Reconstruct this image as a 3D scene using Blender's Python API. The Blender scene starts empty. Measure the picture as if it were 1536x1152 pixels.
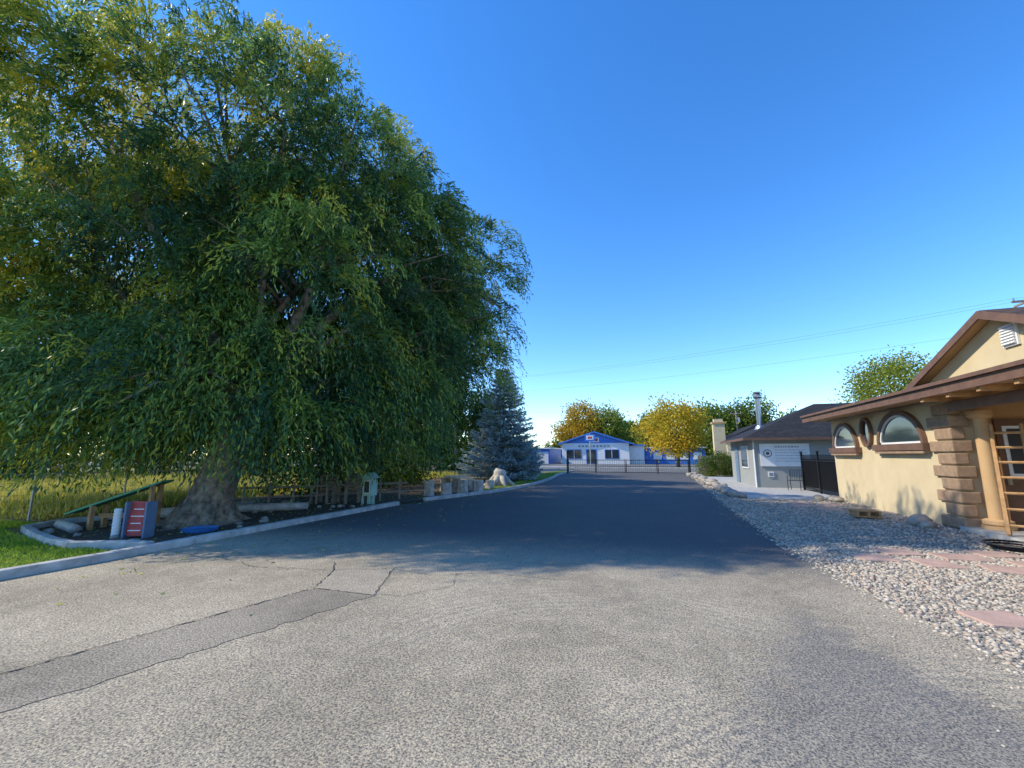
import bpy, bmesh, math, random
import numpy as np
from mathutils import Vector, Matrix
random.seed(7); rng=np.random.default_rng(7)
scene=bpy.context.scene
COL=scene.collection
R=math.radians
# ------------------------------------------------------------------ helpers
def empty(name,loc=(0,0,0)):
    o=bpy.data.objects.new(name,None); COL.objects.link(o); o.location=loc; o.empty_display_size=.2; return o
class MB:
    def __init__(s): s.v=[];s.f=[];s.m=[];s.mats=[]
    def mi(s,mat):
        if mat not in s.mats: s.mats.append(mat)
        return s.mats.index(mat)
    def add(s,vs,fs,mat):
        b=len(s.v); s.v+= [tuple(v) for v in vs]; k=s.mi(mat)
        for f in fs: s.f.append(tuple(b+i for i in f)); s.m.append(k)
    def box(s,c,d,mat,rot=(0,0,0)):
        M=Matrix.Rotation(rot[2],3,'Z')@Matrix.Rotation(rot[1],3,'Y')@Matrix.Rotation(rot[0],3,'X')
        vs=[]
        for z in(-.5,.5):
            for x,y in((-.5,-.5),(.5,-.5),(.5,.5),(-.5,.5)):
                vs.append(Vector(c)+M@Vector((x*d[0],y*d[1],z*d[2])))
        s.add(vs,[(3,2,1,0),(4,5,6,7),(0,1,5,4),(1,2,6,5),(2,3,7,6),(3,0,4,7)],mat)
    def bb(s,a,b,mat):
        s.box([(a[i]+b[i])/2 for i in range(3)],[abs(b[i]-a[i]) for i in range(3)],mat)
    def poly(s,pts,mat): s.add(pts,[tuple(range(len(pts)))],mat)
    def prism(s,pts,vec,mat):
        n=len(pts); a=[Vector(p) for p in pts]; b=[p+Vector(vec) for p in a]
        s.add(a+b,[tuple(range(n))[::-1],tuple(range(n,2*n))]+[(i,(i+1)%n,n+(i+1)%n,n+i) for i in range(n)],mat)
    def tube(s,pts,rad,mat,n=10,cap=True):
        pts=[Vector(p) for p in pts]; vs=[];fs=[]
        for i,p in enumerate(pts):
            t=(pts[min(i+1,len(pts)-1)]-pts[max(i-1,0)]).normalized()
            up=Vector((1,0,0)) if abs(t.x)<.9 else Vector((0,1,0))
            if abs(t.z)<.3: up=Vector((0,0,1))
            a=t.cross(up).normalized(); b=t.cross(a)
            for k in range(n):
                an=2*math.pi*k/n; vs.append(p+(a*math.cos(an)+b*math.sin(an))*rad[i])
        for i in range(len(pts)-1):
            for k in range(n):
                fs.append((i*n+k,i*n+(k+1)%n,(i+1)*n+(k+1)%n,(i+1)*n+k))
        if cap: fs.append(tuple(range(n))[::-1]); fs.append(tuple((len(pts)-1)*n+k for k in range(n)))
        s.add(vs,fs,mat)
    def build(s,name,parent=None,smooth=False,bevel=0):
        me=bpy.data.meshes.new(name); me.from_pydata(s.v,[],s.f)
        for m in s.mats: me.materials.append(m)
        me.polygons.foreach_set('material_index',s.m)
        if smooth: me.polygons.foreach_set('use_smooth',[True]*len(s.f))
        bm=bmesh.new(); bm.from_mesh(me); bmesh.ops.recalc_face_normals(bm,faces=bm.faces); bm.to_mesh(me); bm.free()
        o=bpy.data.objects.new(name,me); COL.objects.link(o)
        if parent: o.parent=parent
        if bevel:
            b=o.modifiers.new('b','BEVEL'); b.width=bevel; b.segments=2; b.limit_method='ANGLE'
        return o
# ------------------------------------------------------------------ materials
def newmat(name):
    m=bpy.data.materials.new(name); m.use_nodes=True; nt=m.node_tree; return m,nt,nt.nodes['Principled BSDF']
def ramp(nt,stops):
    r=nt.nodes.new('ShaderNodeValToRGB'); e=r.color_ramp.elements
    while len(e)<len(stops): e.new(.5)
    for i,(p,c) in enumerate(stops): e[i].position=p; e[i].color=(*c,1)
    return r
def noise(nt,scale,detail=4,rough=.6,vec=None):
    n=nt.nodes.new('ShaderNodeTexNoise'); n.inputs['Scale'].default_value=scale; n.inputs['Detail'].default_value=detail; n.inputs['Roughness'].default_value=rough
    if vec is None:
        tc=nt.nodes.new('ShaderNodeTexCoord'); vec=tc.outputs['Object']
    nt.links.new(vec,n.inputs['Vector']); return n
def mat(name,c1,c2=None,scale=3,rough=.8,bump=0,bscale=40,metal=0,detail=4):
    m,nt,p=newmat(name); L=nt.links
    c2=c2 or tuple(x*.82 for x in c1)
    n=noise(nt,scale,detail); r=ramp(nt,[(.3,c2),(.7,c1)]); L.new(n.outputs['Fac'],r.inputs[0]); L.new(r.outputs[0],p.inputs['Base Color'])
    p.inputs['Roughness'].default_value=rough; p.inputs['Metallic'].default_value=metal
    if bump:
        b=nt.nodes.new('ShaderNodeBump'); b.inputs['Strength'].default_value=bump; b.inputs['Distance'].default_value=.02
        n2=noise(nt,bscale,3); L.new(n2.outputs['Fac'],b.inputs['Height']); L.new(b.outputs[0],p.inputs['Normal'])
    return m
def leafmat(name,stops,trans=.4,gloss=False):
    m,nt,p=newmat(name); L=nt.links
    a=nt.nodes.new('ShaderNodeAttribute'); a.attribute_name='tint'
    r=ramp(nt,stops); L.new(a.outputs['Fac'],r.inputs[0])
    if gloss:
        L.new(r.outputs[0],p.inputs['Base Color']); p.inputs['Roughness'].default_value=.42; p.inputs['Specular IOR Level'].default_value=.45; base=p.outputs[0]
    else:
        nt.nodes.remove(p); df=nt.nodes.new('ShaderNodeBsdfDiffuse'); L.new(r.outputs[0],df.inputs[0]); base=df.outputs[0]
    t=nt.nodes.new('ShaderNodeBsdfTranslucent'); g=nt.nodes.new('ShaderNodeGamma'); g.inputs[1].default_value=.85
    L.new(r.outputs[0],g.inputs[0]); L.new(g.outputs[0],t.inputs[0])
    mx=nt.nodes.new('ShaderNodeMixShader'); mx.inputs[0].default_value=trans
    L.new(base,mx.inputs[1]); L.new(t.outputs[0],mx.inputs[2]); L.new(mx.outputs[0],nt.nodes['Material Output'].inputs[0])
    return m
def math_n(nt,op,a,b=None,c=None):
    n=nt.nodes.new('ShaderNodeMath'); n.operation=op
    for i,x in enumerate((a,b,c)):
        if x is None: continue
        if isinstance(x,(int,float)): n.inputs[i].default_value=x
        else: nt.links.new(x,n.inputs[i])
    return n.outputs[0]
def mixc(nt,f,a,b,bt='MIX'):
    n=nt.nodes.new('ShaderNodeMix'); n.data_type='RGBA'; n.blend_type=bt
    if isinstance(f,(int,float)): n.inputs[0].default_value=f
    else: nt.links.new(f,n.inputs[0])
    for i,x in ((6,a),(7,b)):
        if isinstance(x,tuple): n.inputs[i].default_value=(*x,1)
        else: nt.links.new(x,n.inputs[i])
    return n.outputs[2]
def mapr(nt,x,a,b,c=0,d=1):
    n=nt.nodes.new('ShaderNodeMapRange'); nt.links.new(x,n.inputs[0]); n.interpolation_type='SMOOTHSTEP'
    for i,v in enumerate((a,b,c,d)): n.inputs[i+1].default_value=v
    return n.outputs[0]
def asphalt(name,old=(.45,.385,.285),new=(.085,.085,.09),swirl=True):  # new: far-drive tone, darkened to include the trees' shade
    m,nt,p=newmat(name); L=nt.links
    tc=nt.nodes.new('ShaderNodeTexCoord'); vec=tc.outputs['Object']
    n1=noise(nt,.55,4,.6,vec); n2=noise(nt,4,3,.65,vec); n3=noise(nt,68,2,.8,vec); n4=noise(nt,16,3,.7,vec)
    dark=tuple(x*.66 for x in old)
    c=mixc(nt,mapr(nt,n1.outputs['Fac'],.35,.68),dark,old)
    c=mixc(nt,mapr(nt,n2.outputs['Fac'],.4,.75,0,.45),c,tuple(x*1.15 for x in old))
    c=mixc(nt,mapr(nt,n4.outputs['Fac'],.5,.75,0,.4),c,tuple(x*.5 for x in old))
    if swirl:
        for (cx,cy,rmin,rmax,sc,st) in ((-.3,3.1,1.,3.2,2.7,.36),(2.9,.6,.8,4.6,3.1,.50)):
            sub=nt.nodes.new('ShaderNodeVectorMath'); sub.operation='SUBTRACT'; L.new(vec,sub.inputs[0]); sub.inputs[1].default_value=(cx,cy,0)
            w=nt.nodes.new('ShaderNodeTexWave'); w.wave_type='RINGS'; w.rings_direction='Z'; w.inputs['Scale'].default_value=sc; w.inputs['Distortion'].default_value=8.; w.inputs['Detail'].default_value=4; w.inputs['Detail Scale'].default_value=.35; w.inputs['Detail Roughness'].default_value=.7
            L.new(sub.outputs[0],w.inputs['Vector'])
            ln=nt.nodes.new('ShaderNodeVectorMath'); ln.operation='LENGTH'; L.new(sub.outputs[0],ln.inputs[0]); d=ln.outputs['Value']
            mk=math_n(nt,'MULTIPLY',mapr(nt,d,rmin,rmin+.9),mapr(nt,d,rmax-1.2,rmax,1,0))
            mk=math_n(nt,'MULTIPLY',mk,mapr(nt,n4.outputs['Fac'],.36,.56)); mk=math_n(nt,'MULTIPLY',mk,mapr(nt,n1.outputs['Fac'],.38,.56,.1,1))
            mk=math_n(nt,'MULTIPLY',mk,mapr(nt,w.outputs['Fac'],.3,.9)); mk=math_n(nt,'MULTIPLY',mk,st)
            c=mixc(nt,mk,c,(.15,.145,.14))
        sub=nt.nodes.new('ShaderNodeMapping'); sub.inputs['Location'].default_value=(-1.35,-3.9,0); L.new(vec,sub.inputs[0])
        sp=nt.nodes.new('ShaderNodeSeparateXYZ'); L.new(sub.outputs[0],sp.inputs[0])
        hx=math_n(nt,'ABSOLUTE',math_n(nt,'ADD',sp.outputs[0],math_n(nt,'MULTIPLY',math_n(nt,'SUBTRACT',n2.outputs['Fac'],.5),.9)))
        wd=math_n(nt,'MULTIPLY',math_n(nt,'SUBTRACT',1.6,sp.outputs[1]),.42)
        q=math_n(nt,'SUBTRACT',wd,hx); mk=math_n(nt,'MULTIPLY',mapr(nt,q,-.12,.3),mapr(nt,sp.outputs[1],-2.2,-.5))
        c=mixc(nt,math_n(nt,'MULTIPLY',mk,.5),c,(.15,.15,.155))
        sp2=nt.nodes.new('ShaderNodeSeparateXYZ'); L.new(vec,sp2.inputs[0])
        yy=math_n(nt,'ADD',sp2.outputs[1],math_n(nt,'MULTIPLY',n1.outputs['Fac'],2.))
        c=mixc(nt,mapr(nt,yy,6.9,9.8,0,.9),c,new)  # darker asphalt up the drive, with tree shade painted into the colour
    sp3=ramp(nt,[(.36,(.25,.25,.28)),(.5,(.95,.95,.95)),(.66,(1.9,1.75,1.5))]); L.new(n3.outputs['Fac'],sp3.inputs[0])
    c=mixc(nt,.9,c,sp3.outputs[0],'MULTIPLY')
    L.new(c,p.inputs['Base Color']); p.inputs['Roughness'].default_value=.85; p.inputs['Specular IOR Level'].default_value=.3
    b=nt.nodes.new('ShaderNodeBump'); b.inputs['Strength'].default_value=.55; b.inputs['Distance'].default_value=.012; L.new(n3.outputs['Fac'],b.inputs['Height']); L.new(b.outputs[0],p.inputs['Normal'])
    return m
def brickmat(name,c1,c2,mortar,bw,bh,ms=.01,rot=0,rough=.9,axes='xy'):
    m,nt,p=newmat(name); L=nt.links
    tc=nt.nodes.new('ShaderNodeTexCoord'); sp=nt.nodes.new('ShaderNodeSeparateXYZ'); cb=nt.nodes.new('ShaderNodeCombineXYZ')
    L.new(tc.outputs['Object'],sp.inputs[0]); ix='xyz'.index(axes[0]); iy='xyz'.index(axes[1])
    L.new(sp.outputs[ix],cb.inputs[0]); L.new(sp.outputs[iy],cb.inputs[1])
    b=nt.nodes.new('ShaderNodeTexBrick'); L.new(cb.outputs[0],b.inputs['Vector']); b.inputs['Scale'].default_value=1
    b.inputs['Color1'].default_value=(*c1,1); b.inputs['Color2'].default_value=(*c2,1); b.inputs['Mortar'].default_value=(*mortar,1)
    b.inputs['Brick Width'].default_value=bw; b.inputs['Row Height'].default_value=bh; b.inputs['Mortar Size'].default_value=ms
    n=noise(nt,6,4); r=ramp(nt,[(.3,(.75,.75,.75)),(.7,(1.1,1.1,1.1))]); L.new(n.outputs['Fac'],r.inputs[0])
    L.new(mixc(nt,1,b.outputs[0],r.outputs[0],'MULTIPLY'),p.inputs['Base Color']); p.inputs['Roughness'].default_value=rough; p.inputs['Specular IOR Level'].default_value=.2
    return m
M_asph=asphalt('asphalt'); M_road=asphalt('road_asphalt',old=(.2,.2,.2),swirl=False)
M_conc=mat('concrete',(.50,.48,.44),(.33,.32,.30),6,.9,.3,60)
M_curb=mat('curb_concrete',(.58,.56,.52),(.30,.29,.27),4,.9,.4,50)
M_ground=mat('dry_grass_ground',(.22,.20,.07),(.12,.11,.045),.7,.95,.6,20)
M_lawn=mat('lawn_soil',(.14,.19,.035),(.07,.10,.025),5,.95,.5,60)
M_mulch=mat('bark_mulch',(.15,.10,.065),(.035,.024,.018),22,.95,.9,45)
M_gravelbase=mat('gravel_base',(.46,.40,.32),(.18,.155,.13),30,.95,.9,45)
M_stucco=mat('cream_stucco',(.70,.565,.35),(.62,.49,.295),2,.9,.35,120)
M_stucco2=mat('tan_stucco',(.60,.38,.19),(.52,.32,.155),2,.9,.35,120)
M_quoin=mat('quoin_brown',(.42,.28,.175),(.27,.17,.105),9,.9,.4,70)
M_trim=mat('brown_trim',(.20,.105,.06),(.13,.07,.045),5,.6)
M_wood=mat('wood',(.55,.31,.13),(.36,.19,.075),7,.7,.2,30)
M_woodg=mat('weathered_wood',(.34,.29,.23),(.19,.155,.12),9,.9,.4,40)
M_shingle=brickmat('brown_shingles',(.14,.085,.06),(.09,.06,.045),(.04,.03,.025),.3,.14,.012,axes='yx')
M_shingleg=brickmat('grey_shingles',(.045,.043,.048),(.03,.029,.033),(.015,.015,.016),.3,.14,.012)
M_grey=mat('warm_grey_paint',(.33,.34,.32),(.30,.305,.29),2,.85,.15,80)
M_black=mat('black_metal',(.02,.02,.022),(.012,.012,.014),8,.45,metal=.4)
M_wire=mat('grey_cable',(.08,.09,.11),None,8,.6)
M_galv=mat('galvanised_metal',(.45,.46,.47),(.34,.35,.36),12,.35,metal=.8)
M_white=mat('white_paint',(.80,.80,.78),(.72,.72,.71),4,.6)
M_blue=mat('blue_metal_siding',(.05,.2,.62),(.04,.16,.52),3,.5)
M_blued=mat('blue_plastic',(.05,.20,.46),(.03,.14,.36),6,.4)
M_bluegrey=mat('blue_grey_board',(.16,.24,.34),(.12,.18,.27),6,.6)
M_red=mat('red_paint',(.55,.08,.07),(.40,.05,.045),7,.6)
M_green=mat('green_paint',(.12,.38,.22),(.07,.27,.13),5,.5)
M_mint=mat('mint_paint',(.40,.60,.50),(.33,.52,.43),5,.6)
M_text=mat('sign_lettering',(.22,.25,.28),None,5,.7)
M_bark=mat('willow_bark',(.36,.27,.18),(.075,.055,.04),8,.95,1.,11)
M_bark2=mat('grey_bark',(.17,.14,.11),(.07,.055,.045),8,.95,.8,20)
M_stumptop=mat('sawn_wood',(.68,.56,.40),(.52,.42,.29),9,.9,.3,30)
M_stumpside=mat('pale_weathered_log',(.64,.59,.52),(.33,.29,.24),6,.9,.6,20)
M_paver=mat('pink_sandstone',(.58,.38,.29),(.44,.29,.225),5,.9,.4,40)
M_rock=mat('rock',(.46,.40,.32),(.25,.21,.18),4,.9,.6,14)
m,nt,p=newmat('window_glass'); p.inputs['Base Color'].default_value=(.03,.045,.06,1); p.inputs['Roughness'].default_value=.06; p.inputs['Specular IOR Level'].default_value=.9
nn=noise(nt,2.5,2); bb=nt.nodes.new('ShaderNodeBump'); bb.inputs['Strength'].default_value=.05; nt.links.new(nn.outputs['Fac'],bb.inputs['Height']); nt.links.new(bb.outputs[0],p.inputs['Normal']); M_glass=m
M_crack=mat('crack_tar',(.07,.06,.055),(.03,.03,.03),10,.9)
M_patch=asphalt('old_patch',old=(.50,.43,.33),swirl=False)
M_patchd=asphalt('dark_patch',old=(.35,.30,.235),swirl=False)
M_line=mat('road_yellow_line',(.6,.42,.06),None,9,.8)
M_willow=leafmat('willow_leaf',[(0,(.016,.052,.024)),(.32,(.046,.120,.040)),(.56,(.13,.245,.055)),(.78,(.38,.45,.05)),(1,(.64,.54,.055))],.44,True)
M_spr=leafmat('spruce_needles',[(0,(.05,.09,.085)),(.5,(.19,.27,.27)),(1,(.42,.51,.52))],.1)
M_yel=leafmat('autumn_yellow_leaf',[(0,(.16,.18,.03)),(.4,(.46,.37,.04)),(.8,(.70,.47,.04)),(1,(.70,.34,.03))],.35)
M_ora=leafmat('autumn_orange_leaf',[(0,(.14,.17,.03)),(.4,(.45,.32,.03)),(1,(.68,.32,.03))],.35)
M_grn=leafmat('green_leaf',[(0,(.025,.05,.014)),(.5,(.075,.13,.025)),(1,(.30,.33,.05))],.35)
M_grass=leafmat('grass_blade',[(0,(.10,.19,.02)),(.6,(.27,.42,.04)),(1,(.50,.52,.09))],.35)
M_dry=leafmat('meadow_blade',[(0,(.20,.24,.04)),(.5,(.52,.47,.08)),(1,(.70,.58,.16))],.35)
# ------------------------------------------------------------------ leaves
def unit(a): return a/np.maximum(np.linalg.norm(a,axis=-1,keepdims=True),1e-6)
def leaves(name,pos,dr,Ln,Wd,tint,material,parent=None):
    N=len(pos); dr=unit(dr); side=unit(np.cross(dr,unit(rng.normal(size=(N,3)))))
    Ln=np.broadcast_to(Ln,(N,))[:,None]; Wd=np.broadcast_to(Wd,(N,))[:,None]
    v=np.empty((N,4,3)); v[:,0]=pos; mid=pos+dr*Ln*.45; v[:,1]=mid-side*Wd/2; v[:,2]=pos+dr*Ln; v[:,3]=mid+side*Wd/2
    me=bpy.data.meshes.new(name); me.vertices.add(N*4); me.vertices.foreach_set('co',v.astype(np.float32).ravel())
    me.loops.add(N*4); me.loops.foreach_set('vertex_index',np.arange(N*4,dtype=np.int32))
    me.polygons.add(N); me.polygons.foreach_set('loop_start',np.arange(0,N*4,4,dtype=np.int32))
    me.update(calc_edges=True)
    a=me.attributes.new('tint','FLOAT','FACE'); a.data.foreach_set('value',np.clip(tint,0,1).astype(np.float32))
    me.materials.append(material)
    o=bpy.data.objects.new(name,me); COL.objects.link(o)
    if parent: o.parent=parent
    return o
def blobpts(blobs,n,inner=.6,cull=.5):
    B=np.array(blobs); w=B[:,3]**2; idx=rng.choice(len(B),size=n,p=w/w.sum())
    d=unit(rng.normal(size=(n,3))); rad=B[idx,3]*(inner+(1.03-inner)*rng.random(n)**.6)
    P=B[idx,:3]+d*rad[:,None]
    keep=np.ones(n,bool)
    for b in B:
        keep&=~(np.linalg.norm(P-b[:3],axis=1)<b[3]*cull)
    return P[keep],d[keep],idx[keep]
# ------------------------------------------------------------------ ground
g=MB(); g.poly([(-1500,-1500,0),(1500,-1500,0),(1500,1500,0),(-1500,1500,0)],M_ground); g.build('ground')
LC=[(-8.0,-8),(-8.02,3.5),(-7.92,4.5),(-7.85,8),(-7.74,12.3),(-7.5,13.6),(-6.9,15.6),(-6.4,17.3),(-6.1,19.8),(-6.0,22.3),(-6.1,25.5),(-6.4,29),(-7.1,34.7),(-7.1,41.2)]
RC=[(3.0,-8),(2.8,2),(2.55,4.5),(2.3,6.5),(2.2,8.5),(2.15,11),(2.2,14.3),(2.25,18),(2.45,25),(2.7,34),(2.85,41.2)]
def dens(P,step=.25,j=.0):
    out=[]
    for a,b in zip(P[:-1],P[1:]):
        n=max(1,int(math.dist(a,b)/step))
        for i in range(n):
            t=i/n; out.append((a[0]+(b[0]-a[0])*t+random.uniform(-j,j),a[1]+(b[1]-a[1])*t))
    out.append(P[-1]); return out
d=MB(); RCd=dens(RC,.12,.03)
left=[(x-.02,y) for x,y in LC]
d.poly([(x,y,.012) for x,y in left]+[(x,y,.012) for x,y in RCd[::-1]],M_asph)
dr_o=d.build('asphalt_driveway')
r=MB(); r.poly([(-300,41.2,.008),(300,41.2,.008),(300,53,.008),(-300,53,.008)],M_road)
r.poly([(-300,46.95,.012),(300,46.95,.012),(300,47.07,.012),(-300,47.07,.012)],M_line)
r.poly([(-300,47.2,.012),(300,47.2,.012),(300,47.32,.012),(-300,47.32,.012)],M_line); r.build('street')
s=MB(); s.bb((-300,53,-.05),(300,53.2,.13),M_curb); s.bb((-300,53.2,-.05),(300,55.4,.12),M_conc); s.build('sidewalk')
s=MB(); s.poly([(-60,56,.006),(60,56,.006),(60,76,.006),(-60,76,.006)],M_road); s.build('parking_lot')
def strip(mb,pts,w,mat_,z):
    P=dens(pts,.07,0); P=[(x+random.uniform(-.014,.014),y+random.uniform(-.014,.014)) for x,y in P]
    for a,b in zip(P[:-1],P[1:]):
        dx,dy=b[0]-a[0],b[1]-a[1]; l=math.hypot(dx,dy)+1e-6; wx,wy=-dy/l*w*random.uniform(.2,1),dx/l*w*random.uniform(.2,1)
        mb.poly([(a[0]-wx,a[1]-wy,z),(b[0]-wx,b[1]-wy,z),(b[0]+wx,b[1]+wy,z),(a[0]+wx,a[1]+wy,z)],mat_)
c=MB()
c.poly([(x+random.uniform(-.03,.03),y,.016) for x,y in dens([(-5.2,.6),(-4.2,.4),(-3.92,1.83),(-3.1,4.45),(-3.94,4.46),(-4.61,2.11),(-5.2,.6)],.06)[:-1]],M_patchd)
c.poly([(-3.94,4.48,.0161),(-3.1,4.47,.0161),(-3.54,5.52,.0161),(-4.29,5.21,.0161)],M_patch)
c.build('asphalt_patch')
c=MB()
strip(c,[(-5.2,.6),(-4.61,2.11),(-3.94,4.46),(-4.29,5.21),(-4.6,5.6)],.012,M_crack,.021)
strip(c,[(-3.94,4.46),(-3.1,4.47),(-3.54,5.52),(-4.29,5.21)],.006,M_crack,.021)
strip(c,[(-3.54,5.52),(-2.9,5.4),(-2.2,5.75),(-1.2,5.7)],.006,M_crack,.021)
strip(c,[(-3.1,4.47),(-2.75,4.55),(-2.4,5.08),(-2.6,5.6)],.005,M_crack,.021)
strip(c,[(-4.29,5.21),(-5.5,5.0),(-6.6,5.3),(-7.9,5.0)],.006,M_crack,.021)
c.build('pavement_cracks')
def kerb(name,P,w=.16,h=.13,gap=True,z0=-.05):
    k=MB(); P=dens(P,.6,0)
    for i,(a,b) in enumerate(zip(P[:-1],P[1:])):
        L=math.dist(a,b); ang=math.atan2(b[1]-a[1],b[0]-a[0]); seg=(i%4==3)
        k.box(((a[0]+b[0])/2,(a[1]+b[1])/2,(h+z0)/2),(L+(-.012 if seg else .012),w,h-z0+random.uniform(-.004,.004)),M_curb,(0,0,ang))
    return k.build(name,bevel=.015)
kerb('concrete_kerb',[(x-.09,y) for x,y in LC[1:5]])
kerb('concrete_kerb',[(x-.09,y) for x,y in LC[5:]])
kerb('concrete_kerb',[(-8.1,-8),(-8.11,3.5)])
kerb('garden_edging',[(-8.2,5.35),(-8.6,5.3),(-9.5,4.95),(-10.2,5.05),(-11.4,5.35),(-12.6,5.75),(-13.0,6.5),(-12.6,8),(-12.4,11)],.14,.14)
b=MB(); b.poly([(-8.1,5.4,.03),(-8.0,12.3,.03),(-7.6,13.6,.03),(-6.5,17.3,.03),(-6.2,22,.03),(-6.4,28,.03),(-14,30,.03),(-14,12,.03),(-12.8,8,.03),(-12.9,6.2,.03),(-12.4,5.8,.03),(-9.6,5.05,.03)],M_mulch); b.build('mulch_bed')
b=MB(); b.poly([(-30,-8,.02),(-8.15,-8,.02),(-8.15,5.2,.02),(-9.5,4.85,.02),(-12.6,5.65,.02),(-13.2,6.6,.02),(-18,6.5,.02),(-30,6,.02)],M_lawn)
b.poly([(-6.15,22,.034),(-6.5,17.3,.034),(-7.3,17.5,.034),(-7.5,22,.034),(-8.5,29,.034),(-9,41,.034),(-7.25,41,.034),(-7.25,34.7,.034),(-6.55,29,.034)],M_lawn)
b.build('lawn')
def area(n,x0,x1,y0,y1,z=0): return np.c_[rng.uniform(x0,x1,n),rng.uniform(y0,y1,n),np.full(n,z)]
def blades(name,P,h,w,m_,lo=0,hi=1):
    n=len(P); dr=np.c_[rng.normal(0,.35,n),rng.normal(0,.35,n),np.ones(n)]
    pat=.5+.25*np.sin(P[:,0]*1.3+1)*np.cos(P[:,1]*1.7)
    leaves(name,P,dr,h*rng.uniform(.5,1.2,n),w,lo+(hi-lo)*(pat+rng.normal(0,.2,n)),m_)
P=area(50000,-17,-8.2,2,6.4,.02); P=P[(P[:,1]<5.0+np.maximum(0,(-10.2-P[:,0])*.22))|(P[:,0]<-13.3)]
blades('lawn_grass',P,.06,.014,M_grass)
P=area(9000,-9,-6.2,17.5,41,.034); xl=np.interp(P[:,1],[17.3,22,29,34.7,41],[-6.6,-6.25,-6.65,-7.3,-7.3]); P=P[(P[:,0]<xl)&(P[:,0]>xl-1.2)]
blades('verge_grass',P,.08,.02,M_grass)
P=np.r_[area(45000,-30,-13.9,6.5,30),area(8000,-45,-28,5,40)]
blades('meadow_grass',P,.45,.04,M_dry)
n=2600; P=np.c_[rng.uniform(-13,-8,n),rng.uniform(5.5,28,n),np.full(n,.036)]
n2=260; Q=np.c_[-7.9+np.abs(rng.normal(0,1.6,n2)),rng.uniform(3,24,n2),np.full(n2,.02)]; P=np.r_[P,Q]
leaves('fallen_leaves',P,np.c_[rng.normal(size=(len(P),2)),rng.uniform(0,.25,len(P))],.07,.02,rng.uniform(.5,1,len(P)),M_willow)
# ------------------------------------------------------------------ gravel & patio
b=MB()
b.poly([(x-.05,y,.007) for x,y in RC]+[(3.3,41.2,.007),(3.25,18,.007),(6.35,18,.007),(6.35,-8,.007)],M_gravelbase); b.build('gravel_bed')
def template(sub):
    bm=bmesh.new(); bmesh.ops.create_icosphere(bm,subdivisions=sub,radius=1); bm.verts.ensure_lookup_table()
    v=np.array([x.co[:] for x in bm.verts]); f=np.array([[q.index for q in x.verts] for x in bm.faces]); bm.free(); return v,f
def stones(name,P,size,m_,sub=1,jit=.22,flat=.6):
    V,F=template(sub); N=len(P); nv=len(V); S=size[:,None]*np.c_[rng.uniform(.7,1.3,N),rng.uniform(.7,1.2,N),rng.uniform(flat*.7,flat*1.2,N)]
    A=V[None]*(1+rng.normal(0,jit,(N,nv,1)).clip(-.4,.4))*S[:,None,:]
    an=rng.uniform(0,6.28,N); ca,sa=np.cos(an)[:,None],np.sin(an)[:,None]
    x=A[...,0]*ca-A[...,1]*sa; y=A[...,0]*sa+A[...,1]*ca; A=np.stack([x,y,A[...,2]],-1)+P[:,None,:]
    FF=(F[None]+np.arange(N)[:,None,None]*nv).reshape(-1,3)
    me=bpy.data.meshes.new(name); me.vertices.add(N*nv); me.vertices.foreach_set('co',A.astype(np.float32).ravel())
    me.loops.add(FF.size); me.loops.foreach_set('vertex_index',FF.astype(np.int32).ravel())
    me.polygons.add(len(FF)); me.polygons.foreach_set('loop_start',np.arange(0,FF.size,3,dtype=np.int32)); me.update(calc_edges=True)
    a=me.attributes.new('tint','FLOAT','POINT'); a.data.foreach_set('value',np.repeat(rng.random(N),nv).astype(np.float32))
    me.polygons.foreach_set('use_smooth',np.ones(len(FF),bool)); me.materials.append(m_)
    o=bpy.data.objects.new(name,me); COL.objects.link(o); return o
m_,nt,p=newmat('gravel_stone'); a=nt.nodes.new('ShaderNodeAttribute'); a.attribute_name='tint'
rr=ramp(nt,[(0,(.20,.165,.13)),(.3,(.38,.32,.24)),(.6,(.50,.42,.32)),(.85,(.60,.52,.41)),(1,(.53,.34,.23))]); nt.links.new(a.outputs['Fac'],rr.inputs[0]); nt.links.new(rr.outputs[0],p.inputs['Base Color']); p.inputs['Roughness'].default_value=.85; M_gst=m_
P=np.r_[area(24000,2.0,6.3,2.5,9.5,.011),area(9000,2.0,6.3,9.5,18,.013),area(2000,2.2,3.3,18,40,.015)]
xr=np.interp(P[:,1],[q[1] for q in RC],[q[0] for q in RC]); P=P[P[:,0]>xr-.16*rng.random(len(P))**2]
stones('gravel_stones',P,rng.uniform(.008,.023,len(P))*(1+.045*P[:,1].clip(0,18)),M_gst)
P=np.c_[2.15-np.abs(rng.normal(0,.3,700))+.3,rng.uniform(3,20,700),np.full(700,.016)]; stones('loose_gravel',P,rng.uniform(.005,.013,700),M_gst)
b=MB(); b.bb((3.25,17.9,-.05),(6.38,34,.05),M_conc); b.bb((6.38,18.55,-.05),(9,23.6,.049),M_conc); b.build('concrete_patio',bevel=.01)
def paver(cx,cy,w,h,rot):
    k=MB(); pts=[]
    for i in range(4):
        for t in (0,.33,.66):
            c4=[(-.5,-.5),(.5,-.5),(.5,.5),(-.5,.5)]; a_,b_=c4[i],c4[(i+1)%4]
            x=(a_[0]+(b_[0]-a_[0])*t)*w+random.uniform(-.02,.02); y=(a_[1]+(b_[1]-a_[1])*t)*h+random.uniform(-.02,.02)
            pts.append((cx+x*math.cos(rot)-y*math.sin(rot),cy+x*math.sin(rot)+y*math.cos(rot),.0))
    k.prism(pts,(0,0,.035),M_paver); k.build('sandstone_paver',bevel=.008)
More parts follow.
